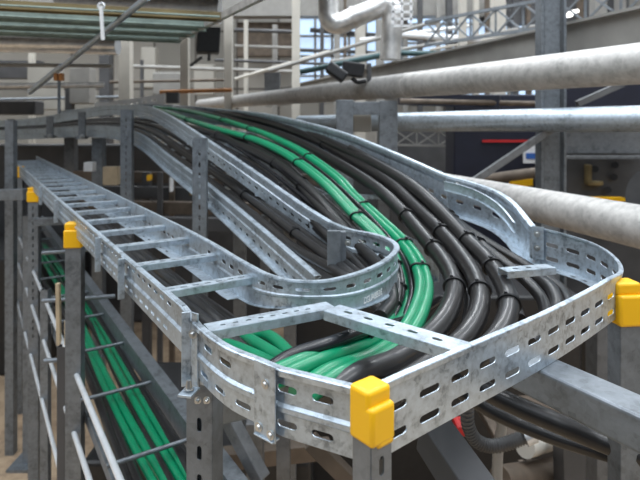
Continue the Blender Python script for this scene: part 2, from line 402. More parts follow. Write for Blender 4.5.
# ================================================================ CABLES
def cable(name, pts, r, mat, label, group=None, ties=(), twin=None, n=12, div=8):
    sp = spline(pts, div); m = MB().tube(sp, r, n); o = m.out(name, mat, smooth=60)
    rebase(o, sp[0]); tag(o, label, 'cable', group)
    pa = Path(sp)
    for f in ties:
        ax = twin
        i = min(len(sp)-2, max(1, int(f*(len(sp)-1)))); c = sp[i]; t = (sp[i+1]-sp[i-1]).normalized()
        side = Vector((t.y, -t.x, 0)).normalized(); up = side.cross(t)
        ex = r+.003; loop = []
        w = 0 if not ax else ax
        for k in range(20):
            an = 2*math.pi*k/20; cx = math.cos(an)*ex; cy = math.sin(an)*ex
            cxo = cx+(w if cx > 0 else 0)
            loop.append(c+side*cxo+up*cy+t*.004*math.sin(an))
        tm = MB().tube(loop, .0042, 6, closed=True); tm.box(c+side*(r*.3)+up*(ex+.003), .013, .010, .009, t, side, up)
        tm.out('cable_tie', 'tie', o, smooth=50)
    return o
def offs(pts, d, dz=0):
    out = []
    for i, p in enumerate(pts):
        t = pts[min(i+1, len(pts)-1)]-pts[max(i-1, 0)]; n = Vector((t.y, -t.x, 0)).normalized()
        out.append(p+n*d+Z*dz)
    return out
gA = [P(150, 108.5, 6.2), P(165, 111.5, 5.6), P(192, 121, 4.7), P(220, 129.7, 4.0), P(257.5, 140.5, 3.45), P(284, 153, 3.08), P(301, 164, 2.86), P(325, 183, 2.6), P(357, 216, 2.3), P(376, 234, 2.16), P(392, 257, 2.02), P(401, 285, 1.85), P(400, 312, 1.64), P(376, 337, 1.39), P(346, 349, 1.25), P(302, 364.5, 1.12), P(262, 383, 1.02)]
gB = [P(155, 107, 6.3), P(180, 109.5, 5.8), P(220, 119, 4.75), P(242, 126, 4.3), P(265, 134, 3.88), P(295, 148, 3.4), P(314, 160, 3.12), P(340, 180, 2.8), P(352, 194, 2.65), P(378, 218, 2.38), P(402, 241, 2.14), P(416, 260, 1.94), P(424, 284, 1.73), P(418, 312, 1.52), P(402, 338, 1.36), P(374, 358, 1.22), P(332, 374, 1.1), P(300, 396, 1.02)]
gg = 'green power cables on the ladder'
def green_ribbed(pts, lab1, lab2, ties):
    cable('green_cable', offs(pts, -.0128), .0172, 'green', lab1, None, ties=ties, twin=.0256)
    cable('green_cable', offs(pts, .0128), .0172, 'green', lab2, None)
green_ribbed(gA, 'left-hand green cable of the lower left green pair on the sloping ladder', 'right-hand green cable of the lower left green pair on the sloping ladder', (.12, .24, .37, .50, .6))
green_ribbed(gB, 'left-hand green cable of the upper right green pair at the bend', 'outermost green cable sweeping round the bend beside the thick black cables', (.13, .2, .34, .5, .6, .67))
# greens on the other side of the front rung that dive to the lower ladder
for k, (a, b) in enumerate((((268, 362, 2.44), (224, 344, 2.40)), ((285, 361, 2.45), (236, 336, 2.40)), ((300, 363, 2.45), (262, 334, 2.42)))):
    cable('green_cable', [G(a[0]+25, a[1]+16, 2.46), G(*a), G(*b), L(1.40, .58+.03*k, 2.39), L(1.9, .61+.03*k, 2.35), L(2.8, .62+.03*k, 2.34)], .016, 'green',
          ['green cable nearest the slotted front wall behind the front rung', 'middle green cable diving left behind the front rung', 'rear green cable diving left behind the front rung'][k])
bk = 'thick black power cables beside the green ones'
b1 = [P(175, 108, 6.1), P(225, 118, 5.1), P(276, 133.5, 4.1), P(302, 144, 3.65), P(325, 156, 3.3), P(357.5, 175, 2.88), P(384, 194, 2.6), P(406, 216, 2.38), P(426, 240, 2.15), P(444, 262, 1.95), P(454, 284, 1.77), P(450, 308, 1.58), P(432, 334, 1.42), P(395, 362, 1.24), P(355, 378, 1.12), P(320, 400, 1.04)]
b2 = [P(200, 109, 5.9), P(239, 116, 4.9), P(269, 123, 4.4), P(295, 131.5, 3.95), P(314, 139.5, 3.7), P(335, 150, 3.4), P(357.5, 163, 3.08), P(395, 187, 2.66), P(417, 208, 2.44), P(441, 232, 2.2), P(462, 257, 1.97), P(477, 282, 1.77), P(480, 306, 1.6), P(466, 336, 1.44), P(430, 366, 1.28), P(390, 392, 1.14)]
b3 = [P(300, 129, 4.0), P(339, 147, 3.35), P(376, 164.5, 2.92), P(414, 187.5, 2.56), P(440, 211, 2.33), P(464, 237, 2.11), P(486, 259, 1.93), P(501, 280, 1.77), P(509, 304, 1.6), P(500, 334, 1.45), P(466, 366, 1.3)]
b4 = [P(350, 148, 3.2), P(386, 167, 2.86), P(420, 189, 2.56), P(446, 212, 2.35), P(471, 236, 2.15), P(494, 255, 2.0), P(522, 277, 1.86), P(541, 298, 1.74), P(548, 325, 1.6)]
b5 = [P(400, 178, 2.7), P(432, 201, 2.44), P(462, 226, 2.25), P(495, 247, 2.12), P(530, 268, 2.0), P(560, 288, 1.86), P(572, 312, 1.72)]
cable('black_cable', b1, .0305, 'black', 'thick black cable running right beside the outer green pair', None, (.47, .56, .68))
cable('black_cable', b2, .0305, 'black', 'second thick black cable out from the green pair', None, (.30, .60, .76))
cable('black_cable', b3, .0305, 'black', 'third thick black cable out from the green pair, bending under the front wall', None, (.52, .64, .80))
cable('black_cable', b4, .020, 'black', 'slimmer black cable passing beneath the small bracket', None, (.4, .55))
cable('black_cable', b5, .019, 'black', 'black cable hugging the bright right side rail', None, (.3,))
cable('black_cable', [P(505, 268, 2.0), P(535, 278, 1.9), P(552, 292, 1.78), P(556, 315, 1.66), P(530, 345, 1.5)], .026, 'black', 'black cable loop inside the rounded corner of the fitting')
# between green pairs and to the left of them
c1 = [P(180, 124, 4.6), P(203, 131, 4.15), P(220, 136, 3.85), P(248, 150, 3.4), P(278, 166, 3.0), P(297, 182, 2.78), P(313, 200, 2.56), P(335, 222, 2.32), P(362, 248, 2.08), P(386, 276, 1.82), P(392, 300, 1.66), P(380, 318, 1.52)]
cable('black_cable', c1, .023, 'black', 'thick black cable lying just left of the left green pair', None, (.18, .36, .48))
c2 = [P(215, 141, 3.8), P(239, 157, 3.3), P(267, 177, 2.9), P(293, 197, 2.62), P(319, 217, 2.4), P(345, 236, 2.2)]
cable('black_cable', c2, .012, 'thin_black', 'thin glossy black cable lying against the left rail of the slope', None, (.2, .5))
c2b = [P(222, 139, 3.85), P(245, 153, 3.35), P(275, 175, 2.92), P(303, 197, 2.62), P(328, 219, 2.38), P(352, 241, 2.18)]
cable('black_cable', c2b, .011, 'thin_black', 'thin black cable between the left rail and the thick black cable')
c3 = [P(250, 143, 3.5), P(286, 164, 3.02), P(304, 181, 2.8), P(330, 205, 2.5), P(352, 227, 2.28), P(378, 252, 2.05), P(398, 280, 1.82), P(397, 305, 1.64)]
cable('black_cable', c3, .015, 'black', 'slim black cable tucked under the left green pair', None, (.3,))
c4 = [P(250, 133, 4.0), P(290, 150, 3.35), P(325, 174, 2.85), P(360, 206, 2.46), P(388, 236, 2.18), P(406, 262, 1.95), P(412, 290, 1.74), P(404, 318, 1.56)]
for k, (d, lab) in enumerate(((-.03, 'innermost thin glossy cable of the three inside the green bend'), (-.055, 'middle thin glossy cable of the three inside the green bend'), (.0, 'outer thin glossy cable of the three inside the green bend'))):
    cable('thin_cable', offs(c4, -d, -.004), .0095, 'thin_black', lab, None, (.72, .85) if k == 0 else ())
for k, (src, d_, lab) in enumerate(((gA[2:11], -.055, 'shaded black cable below the left edge of the green pair'), (gA[3:12], .06, 'shaded black cable in the gap between the two green pairs'), (b1[1:12], -.05, 'shaded black cable below the first thick black one'), (b2[1:11], -.035, 'shaded black cable below the second thick black one'), (b3[0:9], -.03, 'shaded black cable below the third thick black one'), (c1[2:9], .045, 'shaded black cable left of the green pair halfway down the slope'))):
    cable('black_cable', offs(src, d_, -.045), .020, 'black', lab)
# front bay: glossy black cable across and the one with a tie
cable('black_cable', [G(262, 375, 2.50), G(290, 356, 2.51), G(330, 343, 2.515), G(361, 332, 2.505), G(387, 326, 2.465), G(412, 318, 2.43), G(440, 300, 2.40)], .0145, 'thin_black', 'glossy black cable crossing the front bay behind the green pairs', None, (.55,))
# cables of the second deck
lowlabels = ['lowest', 'second lowest', 'third', 'fourth', 'fifth', 'uppermost']
for k in range(6):
    o_ = k*.045; dz = (k % 2)*.02
    base = [pG.map(pG.len*f, .035+o_, .0+dz+.012*k) for f in (.97, .85, .7, .6, .5, .42, .34, .26, .18, .1, .04)]
    end = [V(.10+o_*.6, 1.88, 2.46), V(.19+o_*.4, 1.68, 2.42), V(.20, 1.50-.02*k, 2.40), V(.08, 1.36-.015*k, 2.39), V(-.09, 1.38-.01*k, 2.38)]
    tail = [L(s, .665-.033*k+.010*math.sin(s*2+k), 2.405+.010*math.sin(3*s+k*2)) for s in (1.45, 1.9, 2.5, 3.2, 4, 5, 6.3, 7.8)]
    cable('lower_deck_cable', base+end+tail, .021, 'black', '%s of the black cables on the second deck under the left rail' % lowlabels[k], None, (.33, .38, .43, .48) if k in (1, 3) else (), div=6)
mid = thing('support_tray', 'narrow ladder tray right under the straight cable ladder carrying black cables', 'cable tray', L(1.3, .55, 2.33))
for t in (.69,):
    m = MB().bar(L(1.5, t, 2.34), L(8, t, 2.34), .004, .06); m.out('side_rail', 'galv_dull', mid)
for k in range(12): rung(mid, L(1.6+.55*k, .52, 2.345), L(1.6+.55*k, .687, 2.345), holes=False)
# ---- bottom ladder with green and black cables
bl = thing('bottom_ladder', 'lowest cable ladder at bottom left with round rungs over green cables', 'cable ladder', L(1, .55, 1.7))
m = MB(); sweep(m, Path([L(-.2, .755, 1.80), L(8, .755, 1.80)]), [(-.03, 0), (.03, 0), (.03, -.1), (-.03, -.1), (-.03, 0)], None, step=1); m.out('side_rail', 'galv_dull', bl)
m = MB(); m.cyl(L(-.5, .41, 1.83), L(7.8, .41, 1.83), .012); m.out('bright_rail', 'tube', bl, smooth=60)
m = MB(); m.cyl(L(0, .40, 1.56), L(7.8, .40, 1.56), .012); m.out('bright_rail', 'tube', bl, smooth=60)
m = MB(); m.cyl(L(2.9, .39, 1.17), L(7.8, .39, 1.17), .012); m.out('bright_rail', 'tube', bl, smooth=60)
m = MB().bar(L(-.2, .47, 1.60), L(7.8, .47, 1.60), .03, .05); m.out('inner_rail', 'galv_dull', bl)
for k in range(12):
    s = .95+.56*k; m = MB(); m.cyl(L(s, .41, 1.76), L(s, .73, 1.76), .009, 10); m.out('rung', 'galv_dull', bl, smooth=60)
names = [('green_cable', .60, .020, 'green'), ('green_cable', .567, .016, 'green'), ('green_cable', .655, .016, 'green'), ('green_cable', .685, .014, 'green'), ('black_cable', .70, .022, 'black'), ('black_cable', .626, .014, 'black'), ('black_cable', .52, .020, 'black'), ('black_cable', .485, .018, 'black')]
labs = ['thick green cable along the middle of the bottom ladder', 'green cable left of the middle one on the bottom ladder', 'green cable right of the middle one on the bottom ladder', 'green cable beside the right rail of the bottom ladder', 'thick black cable along the right rail of the bottom ladder', 'slim black cable between the green ones on the bottom ladder', 'black cable left of the green ones on the bottom ladder', 'black cable nearest the bright left tube of the bottom ladder']
for k, (nm, t, r, mt) in enumerate(names):
    cable(nm, [L(s, t+.02*math.sin(s*1.6+k*.4), 1.70+.012*math.sin(s*2.1+k)) for s in (.4, 1.0, 1.6, 2.2, 2.8, 3.4, 4.2, 5.2, 6.6)], r, mt, labs[k])
# dark cable swinging below the big box beam
cable('black_cable', [P(455, 372, 1.75), P(500, 398, 1.7), P(560, 424, 1.62), P(625, 450, 1.5), P(720, 480, 1.4)], .030, 'black', 'black cable hanging below the box beam at lower right', None)
cable('black_cable', [P(450, 385, 1.9), P(495, 413, 1.85), P(550, 436, 1.78), P(620, 458, 1.7), P(720, 490, 1.6)], .024, 'black', 'lower black cable hanging below the box beam at lower right', None)

# ================================================================ POSTS
def post(px, Y, ztop, w, label, cap=False, dirx=None, mat='galv_dull', slots=True, name='support_post', plate=False, z0=0.0):
    x = (px-320)/F*Y; base = V(x, Y, z0); o = thing(name, label, 'post', base)
    fx = (dirx or V(1, 0, 0)).normalized(); fy = Z.cross(fx)   # fy points away from camera
    pth = Path([V(x, Y, z0), V(x, Y, ztop-(.04 if cap else 0))], N=fx, B=-fy)
    m = MB(); sweep(m, pth, [(-w/2+.01, -w*.9), (-w/2, -w*.9), (-w/2, 0), (w/2, 0), (w/2, -w*.9), (w/2-.01, -w*.9)],
                    {2: [(.06, .03, .011, .5, max(0, ztop-z0-1.2), .04)]} if slots else None, step=.6)
    m.out('post_body', mat, o, solid=.003)
    if plate:
        MB().box(V(x, Y+w*.45, .012), .26, .26, .024).out('base_plate', mat, o)
    if cap:
        c = V(x, Y, ztop)+fy*(w*.45); cw = w*1.22
        MB().box(c-Z*.062, cw, cw, .085, fx, fy).box(c-fy*(-.006)-fx*.001-Z*.006, cw*.98, cw*.80, .034, fx, fy).out('end_cap', 'yellow', o, bevel=.008, smooth=50)['label'] = 'yellow plastic end cap'
    return o
fd = (G(540, 315, T)-G(396, 377, T)).normalized()
# front corner post with cap
post(381, .8245, T-.02, .043, 'slotted support post at the front corner, topped by the large yellow cap', False, fd)
# hand-shaped cap of the front corner
c = V((372.5-320)/F*.832, .840, T)
o = thing('corner_cap', 'large yellow plastic protective cap on the front corner of the fitting', 'cap', c-Z*.08)
fx = fd; fy = Z.cross(fx)
MB().box(c-Z*.046, .052, .053, .060, fx, fy).box(c-Z*.020+fy*.0045, .0518, .044, .054, fx, fy).box(c-Z*.072+fx*.006-fy*.004, .038, .044, .020, fx, fy).out('cap_shell', 'yellow', o, bevel=.007, smooth=50)
post(631, 1.46, T-.03, .060, 'thick support post at the right picture edge with a yellow cap', True, V(1, .1, 0), slots=False)
post(73, 2.52, 2.53, .068, 'support post under the straight ladder, nearest of those with yellow caps on the left', True, V(1, .12, 0), slots=False)
post(33, 4.3, 2.49, .075, 'support post with a yellow cap, second along the straight ladder', True, V(1, .12, 0))
post(19, 5.6, 2.56, .06, 'far support post with a small yellow cap at the ladder end', True, V(1, .12, 0), slots=False)
pp = post(199.5, 1.15, 2.452, .058, 'slotted galvanised post bolted to the ladder rail beside the front curve', False, V(1, -.25, 0))
m = MB().box(P(186, 349, 1.13), .019, .004, .155, V(1, .35, 0), V(-.35, 1, 0)).box(P(195, 350, 1.125), .019, .004, .155, V(1, -.75, 0), V(.75, 1, 0)).box(P(206, 362, 1.135), .030, .004, .10, V(1, -.5, 0), V(.5, 1, 0)).box(P(189, 392, 1.10), .030, .040, .005, V(1, -.25, 0), V(.25, 1, 0))
cl = m.out('clamp', 'galv', pp, bevel=.001)
bolt(P(189, 389, 1.10), Z, cl, .007, .018); bolt(P(193, 334, 1.105), V(-.2, -1, 0), cl, .006, .01)
bolt(P(198, 400, 1.13), V(-.2, -1, 0), cl, .005, .01); bolt(P(207, 400, 1.12), V(-.2, -1, 0), cl, .005, .01)
post(199.5, 3.05, P(0, 138, 3.05).z, .076, 'slotted post carrying the sloping ladder halfway down', False, V(1, .1, 0))
post(126, 4.85, P(0, 110, 4.85).z, .095, 'slotted post under the crest of the sloping ladder', False, V(1, .1, 0))
post(9, 4.9, P(0, 122, 7).z, .075, 'tall grey post at the left picture edge', False, slots=False)
post(27, 4.75, 2.2, .075, 'dull post standing on a square base plate on the bare floor', False, slots=False, plate=True)
post(69, 7.2, P(0, 134, 7.2).z, .13, 'grey post behind the far ladder end, under the bracketed rails', slots=False, mat='galv_dark')
post(97, 6.2, P(0, 138, 6.2).z, .12, 'grey post between the bracketed rails and the crest post', slots=False)
post(61, 2.75, P(0, 347, 2.75).z, .04, 'short dark post left of the nearest capped post', slots=False, mat='dgrey')
post(44, 3.6, 1.9, .05, 'thin grey post behind the second capped post', slots=False)
post(384, 4.9, 2.95, .1, 'dull post standing under the bracket frame', slots=False, mat='galv_dark')
post(610, 1.9, 2.3, .09, 'dark post just behind the capped right-hand post', slots=False, mat='galv_dark')
# sticks
for px, y0, y1, Y, lb in ((58, 283, 345, 2.9, 'pale wooden stick upright beside the nearest capped post'), (67, 320, 480, 2.85, 'longer pale wooden stick half hidden by the nearest capped post')):
    m = MB().bar(P(px, y0, Y), P(px+1, y1, Y), .022, .022); tag(m.out('wooden_stick', 'wood', bevel=.003), lb, 'stick')

# ================================================================ PIPES AND BEAMS
def pipe(name, a, b, r, mat, label, cat='pipe', n=24, rings=(), rr=1.05, rw=.03):
    m = MB().cyl(a, b, r, n); o = m.out(name, mat, smooth=40); rebase(o, a); tag(o, label, cat)
    for f in rings:
        c = a.lerp(b, f); d = (b-a).normalized()
        MB().cyl(c-d*rw, c+d*rw, r*rr, n).out('pipe_joint', mat, o, smooth=40)
    return o
A0, A1 = P(640, 63.5, 2.70), P(200, 104.5, 12)
d = (A1-A0).normalized(); A0 = A0-d*2.0
pipe('large_pipe', A0, A1, .104, 'pipe', 'large light grey clad pipe crossing the upper right in front of the girder', rings=(.33, .455), rr=1.035, rw=.02, n=40)
B0, B1 = P(690, 118, 3.9), P(300, 123.5, 7.2); B0 = B0+(B0-B1)*.45
pipe('large_pipe', B0, B1, .102, 'galv', 'smooth bright pipe running level just below the clad pipe', n=40)
C0 = P(640, 229.5, 2.40); C1 = P(440, 188, 4.3); d = (C1-C0).normalized()
pipe('large_pipe', C0-d*1.7, P(380, 172, 5.9), .098, 'pipe', 'large clad pipe behind the rounded corner of the fitting', n=40)
def beam(name, a, b, w, h, mat, label, cat='beam', up=None, bev=.004):
    m = MB().bar(a, b, w, h, up); o = m.out(name, mat, bevel=bev); rebase(o, (a+b)/2); return tag(o, label, cat)
def ibeam(name, a, b, w, h, mat, label):
    m = MB(); m.bar(a, b, w, .025); m.bar(a-Z*h, b-Z*h, w, .025); m.bar(a-Z*h/2, b-Z*h/2, .02, h)
    o = m.out(name, mat); rebase(o, a); return tag(o, label, 'beam')
D0 = V(2.56, 4.36, 3.93); dd = V(-.39, 1, -.002)
ibeam('steel_girder', D0-dd*.8, D0+dd*10.2, .16, .42, 'greybeam', 'long grey painted steel girder behind the large clad pipe')
bb0 = P(551, 373, 1.154)-Z*.035; bd = V(-.58, 1, 0).normalized()
beam('box_beam', bb0-bd*.72+V(.03, .01, 0), bb0+bd*.17+V(.03, .01, 0), .085, .072, 'galv_dull', 'heavy galvanised box beam passing under the front fitting to the right', bev=.008)
# beam from post to the right underneath the front wall
beam('cross_beam', P(200, 410, 1.22), P(330, 384, 1.5), .05, .065, 'galv_dull', 'short galvanised cross beam between the slotted post and the front fitting')
beam('cross_beam', P(-40, 196, 4.7), P(27, 194, 4.5), .09, .09, 'galv_dull', 'grey cross beam at the left edge behind the yellow capped posts')
# steel column
cx = (553-320)/F*4.8; col = thing('steel_column', 'tall grey channel steel column right of centre between the pipes', 'column', V(cx, 4.85, 0))
m = MB(); m.box(V(cx, 4.83, 3.2), .14, .02, 6.4); m.box(V(cx-.10, 4.85, 3.2), .022, .14, 6.4); m.box(V(cx+.10, 4.85, 3.2), .022, .14, 6.4); m.box(V(cx-.03, 4.86, 3.2), .02, .06, 6.4); m.box(V(cx+.035, 4.86, 3.2), .02, .06, 6.4)
m.out('column_body', 'galv_dull', col)
m = MB()
for i in range(3): bolt(V(cx-.02+.03*i, 4.86, 3.22-.05*i), V(0, -1, 0), col, .012, .02)
# bracket frame under pipe A
fr = thing('bracket_frame', 'galvanised rectangular bracket frame holding up the clad pipe', 'frame', V(.28, 4.7, 0))
def pxbar(m, x0, x1, y0, y1, Y, t=.08): return m.box(P((x0+x1)/2, (y0+y1)/2, Y), (x1-x0)/F*Y, t, (y1-y0)/F*Y)
m = MB(); pxbar(m, 336, 353, 100, 200, 4.7); m.out('leg', 'galv_dull', fr, bevel=.004)
m = MB(); pxbar(m, 379, 397, 101, 200, 4.7); m.out('leg', 'galv_dull', fr, bevel=.004)
m = MB(); pxbar(m, 353, 379, 102, 115, 4.7); m.out('crossbar', 'galv_dull', fr, bevel=.004)
m = MB(); pxbar(m, 353, 371, 115, 132, 4.85); tag(m.out('junction_box', 'beige', bevel=.01), 'pale box seen through the bracket frame', 'box')
m = MB(); pxbar(m, 265, 280, 73, 96, 8.3, .2); tag(m.out('stub_post', 'galv_dark', bevel=.004), 'short grey stub post standing against the girder', 'post')
# diagonal braces
beam('diagonal_brace', P(474, 181, 4.7), P(556, 126, 4.70), .05, .06, 'galv_dark', 'grey diagonal brace left of the steel column')
beam('diagonal_brace', P(577, 104, 5.2), P(622, 84, 5.2), .06, .06, 'galv_dark', 'short grey diagonal brace right of the column between the pipes')
pipe('thin_pipe', P(480, 180, 5.6), P(556, 170, 5.6), .055, 'brown', 'brownish pipe crossing below the diagonal brace')
# right machine
mc = thing('process_machine', 'dark grey machine housing on the right behind the pipes', 'machine', V(3.6, 6.3, 0))
m = MB(); m.box(V(4.0, 6.6, 1.5), 2.2, .5, 3.0); m.out('housing', 'dgrey', mc, bevel=.02)
m = MB(); m.box(P(606, 141, 6.2), .96, .03, .28); m.box(P(606, 157, 6.1), 1.0, .16, .03); m.out('girder_front', 'galv_dark', mc)
m = MB(); m.box(P(603, 199, 6.15), .44, .12, .04); m.out('yellow_strip', 'yellow', mc)['label'] = 'yellow strip'
m = MB(); m.box(P(588, 174, 6.3), .05, .1, .22).box(P(594, 183, 6.3), .17, .1, .05); m.out('hook', 'ochre', mc, bevel=.01)
for px, py in ((595, 169), (614, 177), (615, 165), (608, 190)):
    m = MB(); m.cyl(P(px, py, 6.33), P(px, py, 6.28), .04, 12); m.out('knob', 'charcoal', mc, smooth=40)
m = MB(); m.cyl(P(664, 198, 5.4), P(668, 198, 5.7), .34, 32); tag(m.out('drum_housing', 'dgrey', smooth=40), 'rounded grey drum housing at the right edge below the bright pipe', 'housing')
nv = thing('control_cabinet', 'dark navy cabinet left of the steel column with a red stripe', 'cabinet', V(2.4, 7.0, 0))
m = MB(); m.box(V(2.35, 7.3, 1.70), 1.2, .5, 3.4); m.out('housing', 'navy', nv, bevel=.02)
m = MB(); m.box(P(510, 141, 7.02), .72, .02, .03); m.out('red_stripe', 'red', nv)
m = MB(); m.box(P(521, 183, 6.98), .30, .05, .10, V(1, 0, .08)); m.out('yellow_panel', 'yellow', nv, bevel=.01)
m = MB(); m.box(P(533.5, 154, 6.5), .25, .015, .22); sg = tag(m.out('notice_sign', 'white'), 'small white and blue notice hung left of the steel column', 'sign')
m = MB(); m.box(P(534, 156, 6.485), .19, .01, .07); m.out('blue_field', 'blue', sg)
m = MB(); m.bar(P(500, 102, 6.0), P(400, 99, 6.6), .1, .14); tag(m.out('cross_beam', 'navy'), 'dark navy beam seen between the two large pipes', 'beam')
m = MB(); m.bar(P(640, 96, 6.0), P(560, 98, 6.0), .1, .3); tag(m.out('cross_beam', 'navy'), 'deep dark beam right of the column between the two large pipes', 'beam')
pipe('thin_pipe', P(400, 101, 6), P(545, 104, 6), .03, 'brown', 'thin brown pipe just under the large clad pipe')
# small lattice truss
def truss(a, b, h, mat, label, n=6, r=.02):
    o = thing('lattice_truss', label, 'truss', a)
    MB().bar(a, b, r*1.8, r*1.8).out('chord', mat, o); MB().bar(a-Z*h, b-Z*h, r*1.8, r*1.8).out('chord', mat, o)
    m = MB()
    for i in range(n):
        p, q = a.lerp(b, i/n), a.lerp(b, (i+1)/n)
        m.bar(p, q-Z*h, r, r); m.bar(p-Z*h, q, r, r); m.bar(q, q-Z*h, r, r)
    m.out('lattice', mat, o)
truss(P(395, 130, 8), P(482, 132, 8), .22, 'greybeam', 'small lattice truss between the bright pipe and the dark cabinet', 4, .018)

# ================================================================ FLOODLIGHT, SPEAKER
fl = thing('floodlight', 'black floodlight mounted on top of the large clad pipe', 'floodlight', P(368, 82, 5.1))
m = MB().box(P(336.5, 72.5, 4.9), .20, .2, .10, V(.75, -.2, -.55).normalized(), None, V(.55, 0, .75)); 
m.out('lamp_head', 'charcoal', fl, bevel=.02)
m = MB(); m.bar(P(342, 68, 5.0), P(364, 71, 5.0), .1, .13); m.out('housing', 'charcoal', fl, bevel=.015)
m = MB().box(P(369, 73, 5.05), .035, .12, .17); m.out('bracket', 'dgrey', fl, bevel=.003)
m = MB(); m.tube(spline([P(352, 78, 5), P(357, 82, 5.0), P(366, 81, 5.0)], 5), .02, 8); m.out('cable_loop', 'charcoal', fl, smooth=50)
sp_ = thing('loudspeaker', 'black box loudspeaker hanging under the overhead rack at upper left', 'speaker', P(208, 54, 6.5))
m = MB().box(P(208.5, 41, 6.5), .27, .25, .30, V(1, .2, 0), V(-.2, 1, 0), V(.06, 0, 1)); m.out('speaker_box', 'charcoal', sp_, bevel=.015)
m = MB().bar(P(209, 54, 6.5), P(209, 61, 6.5), .03, .03).bar(P(190, 66, 6.6), P(202, 57, 6.6), .02, .03); m.out('bracket', 'dgrey', sp_)

# ================================================================ OVERHEAD RACK (top left)
rk = thing('overhead_rack', 'overhead rack of wide green-tinted channels at upper left', 'rack', V(-1.5, 4.3, 3.83))
e0, e1 = P(262, -4, 3.45), P(178, 38.5, 5.2)
m = MB().bar(e0-(e1-e0)*.3, e1, .035, .05); m.out('edge_rail', 'pipe', rk)
zz = 3.83
for (x0, y0, x1, y1, mt) in ((-30, 3, 222, 16.5, 'ochre'), (-30, 13.5, 207, 26, 'ghost_green'), (-30, 23, 195, 32.5, 'ghost_green'), (-30, 29, 181, 38.5, 'ghost_green')):
    a = P(x0, y0, (zz-CZ)*F/(HZ-y0)); b = P(x1, y1, (zz-CZ)*F/(HZ-y1))
    cw_ = .05 if mt == 'ochre' else .08
    pa = Path([a, b]); m = MB(); sweep(m, pa, [(-cw_, -.035), (-cw_, .02), (cw_, .02), (cw_, -.035)], None, step=1)
    m.out('channel', mt, rk, solid=.006)
    m = MB().cyl(a+V(0, -.09, -.02), b+V(0, -.09, -.02), .008, 8); m.out('channel_lip', 'ghost_green', rk)
def cylthing(name, a, b, r, mat, label, cat, n=28): return pipe(name, a, b, r, mat, label, cat, n)
duct = pipe('air_duct', P(60, 2, 7.0), P(220, 11, 7.0), .17, 'silver', 'shiny silver air duct above the overhead rack', 'duct', rings=(.5, .98), rr=1.04, rw=.03, n=32)
pipe('air_duct', P(-40, 42, 8.5), P(118, 46, 8.5), .14, 'silver', 'dull silver duct behind the overhead rack at the left edge', 'duct', rings=(.3, .9), n=32)
m = MB().box(V(-3.9, 6.3, 5.05), 8, 4.6, .05); tag(m.out('soffit_panel', 'dgrey'), 'dark soffit panel above the overhead rack', 'panel')
# hanging tubes
pipe('suspended_tube', P(148, -3, 3.6), P(60, 69, 5.1), .023, 'galv', 'bright tube slanting down through the overhead rack', 'tube')
pipe('suspended_tube', P(62, 66, 5.1), P(30, 92, 5.7), .028, 'galv', 'lower end of the slanting bright tube beside the orange clamp', 'tube')
pipe('suspended_tube', P(-20, 86, 5.8), P(104, 85, 5.8), .03, 'pipe', 'level bright tube at the left below the duct', 'tube')
pipe('suspended_tube', P(-20, 64.5, 8), P(112, 66, 8), .03, 'greybeam', 'thin grey tube level across the left wall', 'tube')
hk = thing('hanger_rod', 'white hanger rod with a ring holding the slanting tube', 'hanger', P(102, 5, 4.3))
m = MB().bar(P(101, 6, 3.75), P(103, 40, 3.75), .020, .020); m.out('rod', 'white', hk)
m = MB(); m.tube([P(101, 6, 3.75)+V(math.cos(a), 0, math.sin(a))*.022 for a in [k*math.pi/6 for k in range(12)]], .008, 6, closed=True); m.out('ring', 'tube', hk, smooth=50)
cp = thing('pipe_clamp', 'rusty orange clamp where the slanting tube meets the level one', 'clamp', P(59, 78, 5.1))
m = MB().box(P(56.5, 77, 5.1), .035, .05, .07).box(P(61.5, 77, 5.1), .035, .05, .07); m.out('jaw', 'copper', cp, bevel=.005)
pipe('suspended_tube', P(59, 78, 5.3), P(59, 114, 5.3), .016, 'galv_dull', 'vertical thin tube dropping from the orange clamp', 'tube', n=10)

# ================================================================ BACKGROUND COLUMNS, PIPES
def column(px, Y, w, ytop, mat, label, name='column', ybot=None):
    zt = P(0, ytop, Y).z; zb = 0 if ybot is None else P(0, ybot, Y).z; ww = w/F*Y
    m = MB().box(V((px-320)/F*Y, Y, (zt+zb)/2), ww, ww, zt-zb); o = m.out(name, mat, bevel=.006); rebase(o, V((px-320)/F*Y, Y, zb)); return tag(o, label, 'column')
column(126, 9.5, 11, 38, 'cream', 'grey beige column left of the loudspeaker, above the crest post')
column(185, 9, 8, 38, 'cream', 'pale column directly left of the loudspeaker')
column(228.5, 9.3, 8, 15, 'cream', 'tall cream column right of the loudspeaker')
column(296, 11, 8, -30, 'cream', 'tall cream column left of the elbow duct')
column(462.5, 9.5, 7, -20, 'cream', 'cream column rising behind the girder at upper right')
column(106, 12, 10, 45, 'dgrey', 'dark column against the beige wall at left')
column(32, 11.5, 5, 48, 'cream', 'slim pale column at far left')
column(142, 12, 3, 60, 'dgrey', 'thin dark pole in front of the beige wall')
column(246, 12.5, 4, 20, 'cream', 'slim pale pole right of the tall cream column')
column(275, 13, 5, 25, 'greybeam', 'grey pole midway along the back wall')
column(380, 12, 8, 20, 'greybeam', 'grey column behind the elbow duct')
column(405, 14, 5, 10, 'greybeam', 'thin grey column right of the duct cage')
column(360, 13.5, 10, 20, 'cream', 'pale broad column in front of the bright windows')
column(498, 12, 12, -20, 'cream', 'broad pale column behind the lattice girder')
column(598, 13, 12, -20, 'greybeam', 'grey column at far upper right')
column(70, 10, 7, 88, 'dgrey', 'dark low column under the level tube')
